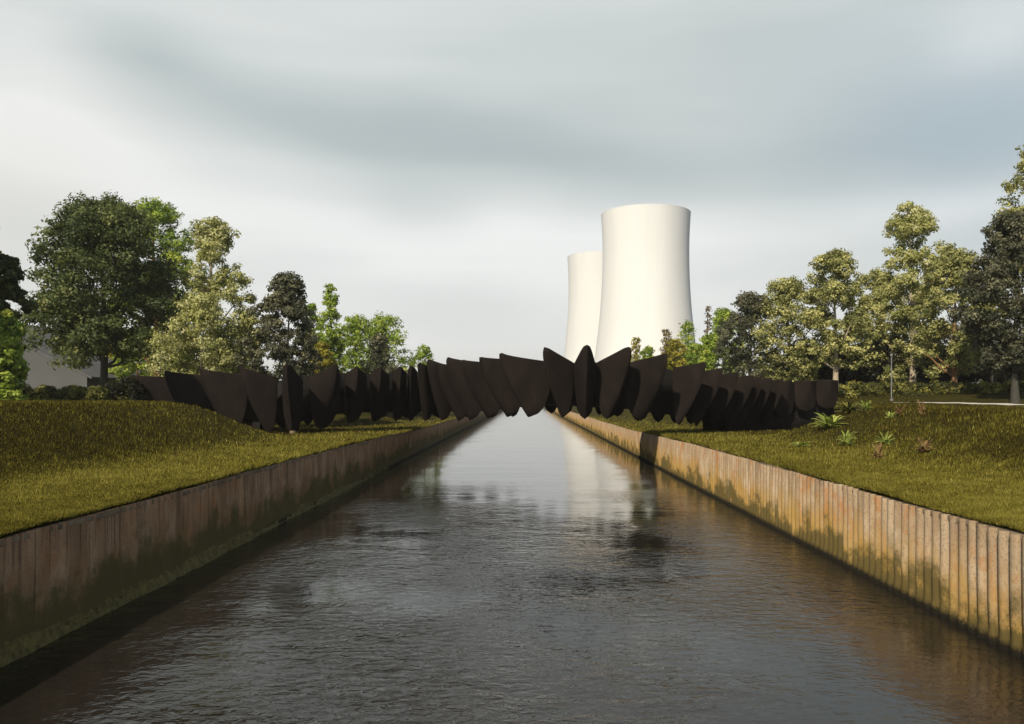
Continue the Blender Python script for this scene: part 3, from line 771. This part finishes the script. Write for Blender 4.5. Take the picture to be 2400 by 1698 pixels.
# ------------------------------------------------------------------ haze
def haze():
    m, nt = new_mat('thin_haze'); v = nt.nodes.new('ShaderNodeVolumePrincipled')
    v.inputs['Color'].default_value = (.97, .97, .95, 1); v.inputs['Density'].default_value = .00024; v.inputs['Anisotropy'].default_value = .2
    o = nt.nodes.new('ShaderNodeOutputMaterial'); link(nt, v.outputs[0], o.inputs['Volume'])
    x, y0, y1, z0, z1 = 2600, -200, 3100, -3.0, 128
    V = [(a, b, c) for a in (-x, x) for b in (y0, y1) for c in (z0, z1)]
    h = mesh_np('haze', V, [[0,1,3,2],[4,6,7,5],[0,4,5,1],[2,3,7,6],[0,2,6,4],[1,5,7,3]], m); tag(h, 'thin pale haze in the air over the canal', 'haze', kind='stuff')
haze()

# ------------------------------------------------------------------ world, sun, camera
SUN_EL, SUN_AZ = R(38), R(26)      # travels towards +X (sin) and +Y (cos)
wd_ = bpy.data.worlds.new('World'); sc.world = wd_; wd_.use_nodes = True
nt = wd_.node_tree; nt.nodes.clear()
tc = nt.nodes.new('ShaderNodeTexCoord').outputs['Generated']
sep = nt.nodes.new('ShaderNodeSeparateXYZ'); link(nt, tc, sep.inputs[0]); sx, sy, sz = sep.outputs
sky = nt.nodes.new('ShaderNodeTexSky'); sky.sky_type = 'NISHITA'; sky.sun_disc = False
sky.sun_elevation = SUN_EL
to_sun = Vector((-math.sin(SUN_AZ) * math.cos(SUN_EL), -math.cos(SUN_AZ) * math.cos(SUN_EL), math.sin(SUN_EL)))
sky.sun_rotation = math.atan2(to_sun.x, to_sun.y)
bg1 = nt.nodes.new('ShaderNodeBackground'); link(nt, sky.outputs[0], bg1.inputs[0]); bg1.inputs[1].default_value = .05
# slopes of the sky direction (ahead): a = x/|y|, e = z/|y|
ay = math_(nt, 'MAXIMUM', math_(nt, 'ABSOLUTE', sy), .12)
A = math_(nt, 'DIVIDE', sx, ay); E = math_(nt, 'DIVIDE', sz, ay)
warp = nt.nodes.new('ShaderNodeTexNoise'); warp.inputs['Scale'].default_value = 2.2; warp.inputs['Detail'].default_value = 2
link(nt, tc, warp.inputs['Vector'])
wv = math_(nt, 'SUBTRACT', warp.outputs['Fac'], .5)
A = math_(nt, 'ADD', A, math_(nt, 'MULTIPLY', wv, .22)); E = math_(nt, 'ADD', E, math_(nt, 'MULTIPLY', wv, .16))
def blob(px, py, rx, ry, rot, amp):
    """soft cloud bank centred on a direction; radii in the same tangent units"""
    a0, e0 = (px * d2 - CX) / F, (HY - py * d2) / F; c, s = math.cos(R(rot)), math.sin(R(rot))
    da = math_(nt, 'SUBTRACT', A, a0); de = math_(nt, 'SUBTRACT', E, e0)
    u = math_(nt, 'ADD', math_(nt, 'MULTIPLY', da, c / rx), math_(nt, 'MULTIPLY', de, s / rx))
    v = math_(nt, 'ADD', math_(nt, 'MULTIPLY', da, -s / ry), math_(nt, 'MULTIPLY', de, c / ry))
    q = math_(nt, 'ADD', math_(nt, 'MULTIPLY', u, u), math_(nt, 'MULTIPLY', v, v))
    return math_(nt, 'MULTIPLY', math_(nt, 'EXPONENT', math_(nt, 'MULTIPLY', q, -1.0)), amp)
tot = None
for b in [(300, 130, .13, .045, -10, -.22), (760, 250, .30, .060, -17, -.32), (1250, 370, .22, .050, -10, -.26), (1500, 190, .35, .07, 0, -.20),
          (1950, 330, .28, .045, 8, -.22), (2200, 240, .16, .07, 0, -.22), (1700, 60, .30, .04, 3, -.12),
          (330, 400, .30, .06, -20, .26), (40, 300, .10, .13, 0, .16), (80, 80, .10, .05, 0, .10), (800, 520, .30, .05, -14, .18),
          (1800, 500, .30, .05, 10, .26), (1150, 580, .2, .05, 0, .12), (2240, 90, .08, .05, 20, .30), (2230, 430, .10, .03, 8, .30), (960, 700, .12, .05, 0, -.10)]:
    v = blob(*b); tot = v if tot is None else math_(nt, 'ADD', tot, v)
st = noise(nt, mapping(nt, tc, (1.2, 1.2, 6.5), (0, 0, 0), (0, R(14), 0)), 1.6, 3, .5, .3)
tot = math_(nt, 'ADD', tot, math_(nt, 'MULTIPLY', math_(nt, 'SUBTRACT', st, .5), .55))
lowf = maprange(nt, E, .0, .26, .30, .0)
V_ = math_(nt, 'ADD', math_(nt, 'ADD', math_(nt, 'MULTIPLY', tot, .9), .68), lowf)
cc = ramp(nt, V_, [(0.0, (.37,.44,.465)), (0.33, (.47,.53,.54)), (0.6, (.60,.65,.65)), (0.85, (.76,.79,.78)), (1.0, (.88,.90,.89))])
bl = blob(2250, 260, .22, .14, 0, .55); cc = mixc(nt, bl, cc, (.36,.47,.56))
wm = blob(0, 450, .22, .14, 0, .45); cc = mixc(nt, wm, cc, (.74,.72,.67))
bg2 = nt.nodes.new('ShaderNodeBackground'); link(nt, cc, bg2.inputs[0]); bg2.inputs[1].default_value = .86
fac = maprange(nt, sy, .15, .6, .10, .97)           # cloud cover cut outside the view to lower the ambient light
back = maprange(nt, sy, -.25, -.7, .0, .9)          # unseen bright cloud added behind the viewer as fill for camera-facing faces
fz = maprange(nt, sz, .46, .8, 1.0, .15); fac = math_(nt, 'MULTIPLY', math_(nt, 'MAXIMUM', fac, back), fz)
mx = nt.nodes.new('ShaderNodeMixShader'); link(nt, fac, mx.inputs[0]); link(nt, bg1.outputs[0], mx.inputs[1]); link(nt, bg2.outputs[0], mx.inputs[2])
wo = nt.nodes.new('ShaderNodeOutputWorld'); link(nt, mx.outputs[0], wo.inputs[0])

sl = bpy.data.lights.new('sun', 'SUN'); sl.energy = 4.5; sl.angle = R(.6); sl.color = (1.0, .86, .66)
so = bpy.data.objects.new('sun', sl); COL.objects.link(so); so.location = to_sun * 200
so.rotation_euler = (-to_sun).to_track_quat('-Z', 'Y').to_euler()

cam = bpy.data.cameras.new('camera'); co_ = bpy.data.objects.new('camera', cam); COL.objects.link(co_)
co_.location = (0, 0, EYE); co_.rotation_euler = (R(90), 0, 0)
cam.sensor_width = 36; cam.lens = 36 * F / 1024; cam.shift_x = -(CX - 512) / 1024; cam.shift_y = (HY - 362) / 1024
cam.clip_start = .1; cam.clip_end = 6000
sc.camera = co_
sc.view_settings.view_transform = 'Standard'; sc.view_settings.look = 'None'
sc.view_settings.exposure = .32; sc.view_settings.gamma = 1
sc.cycles.max_bounces = 6; sc.cycles.use_denoising = True
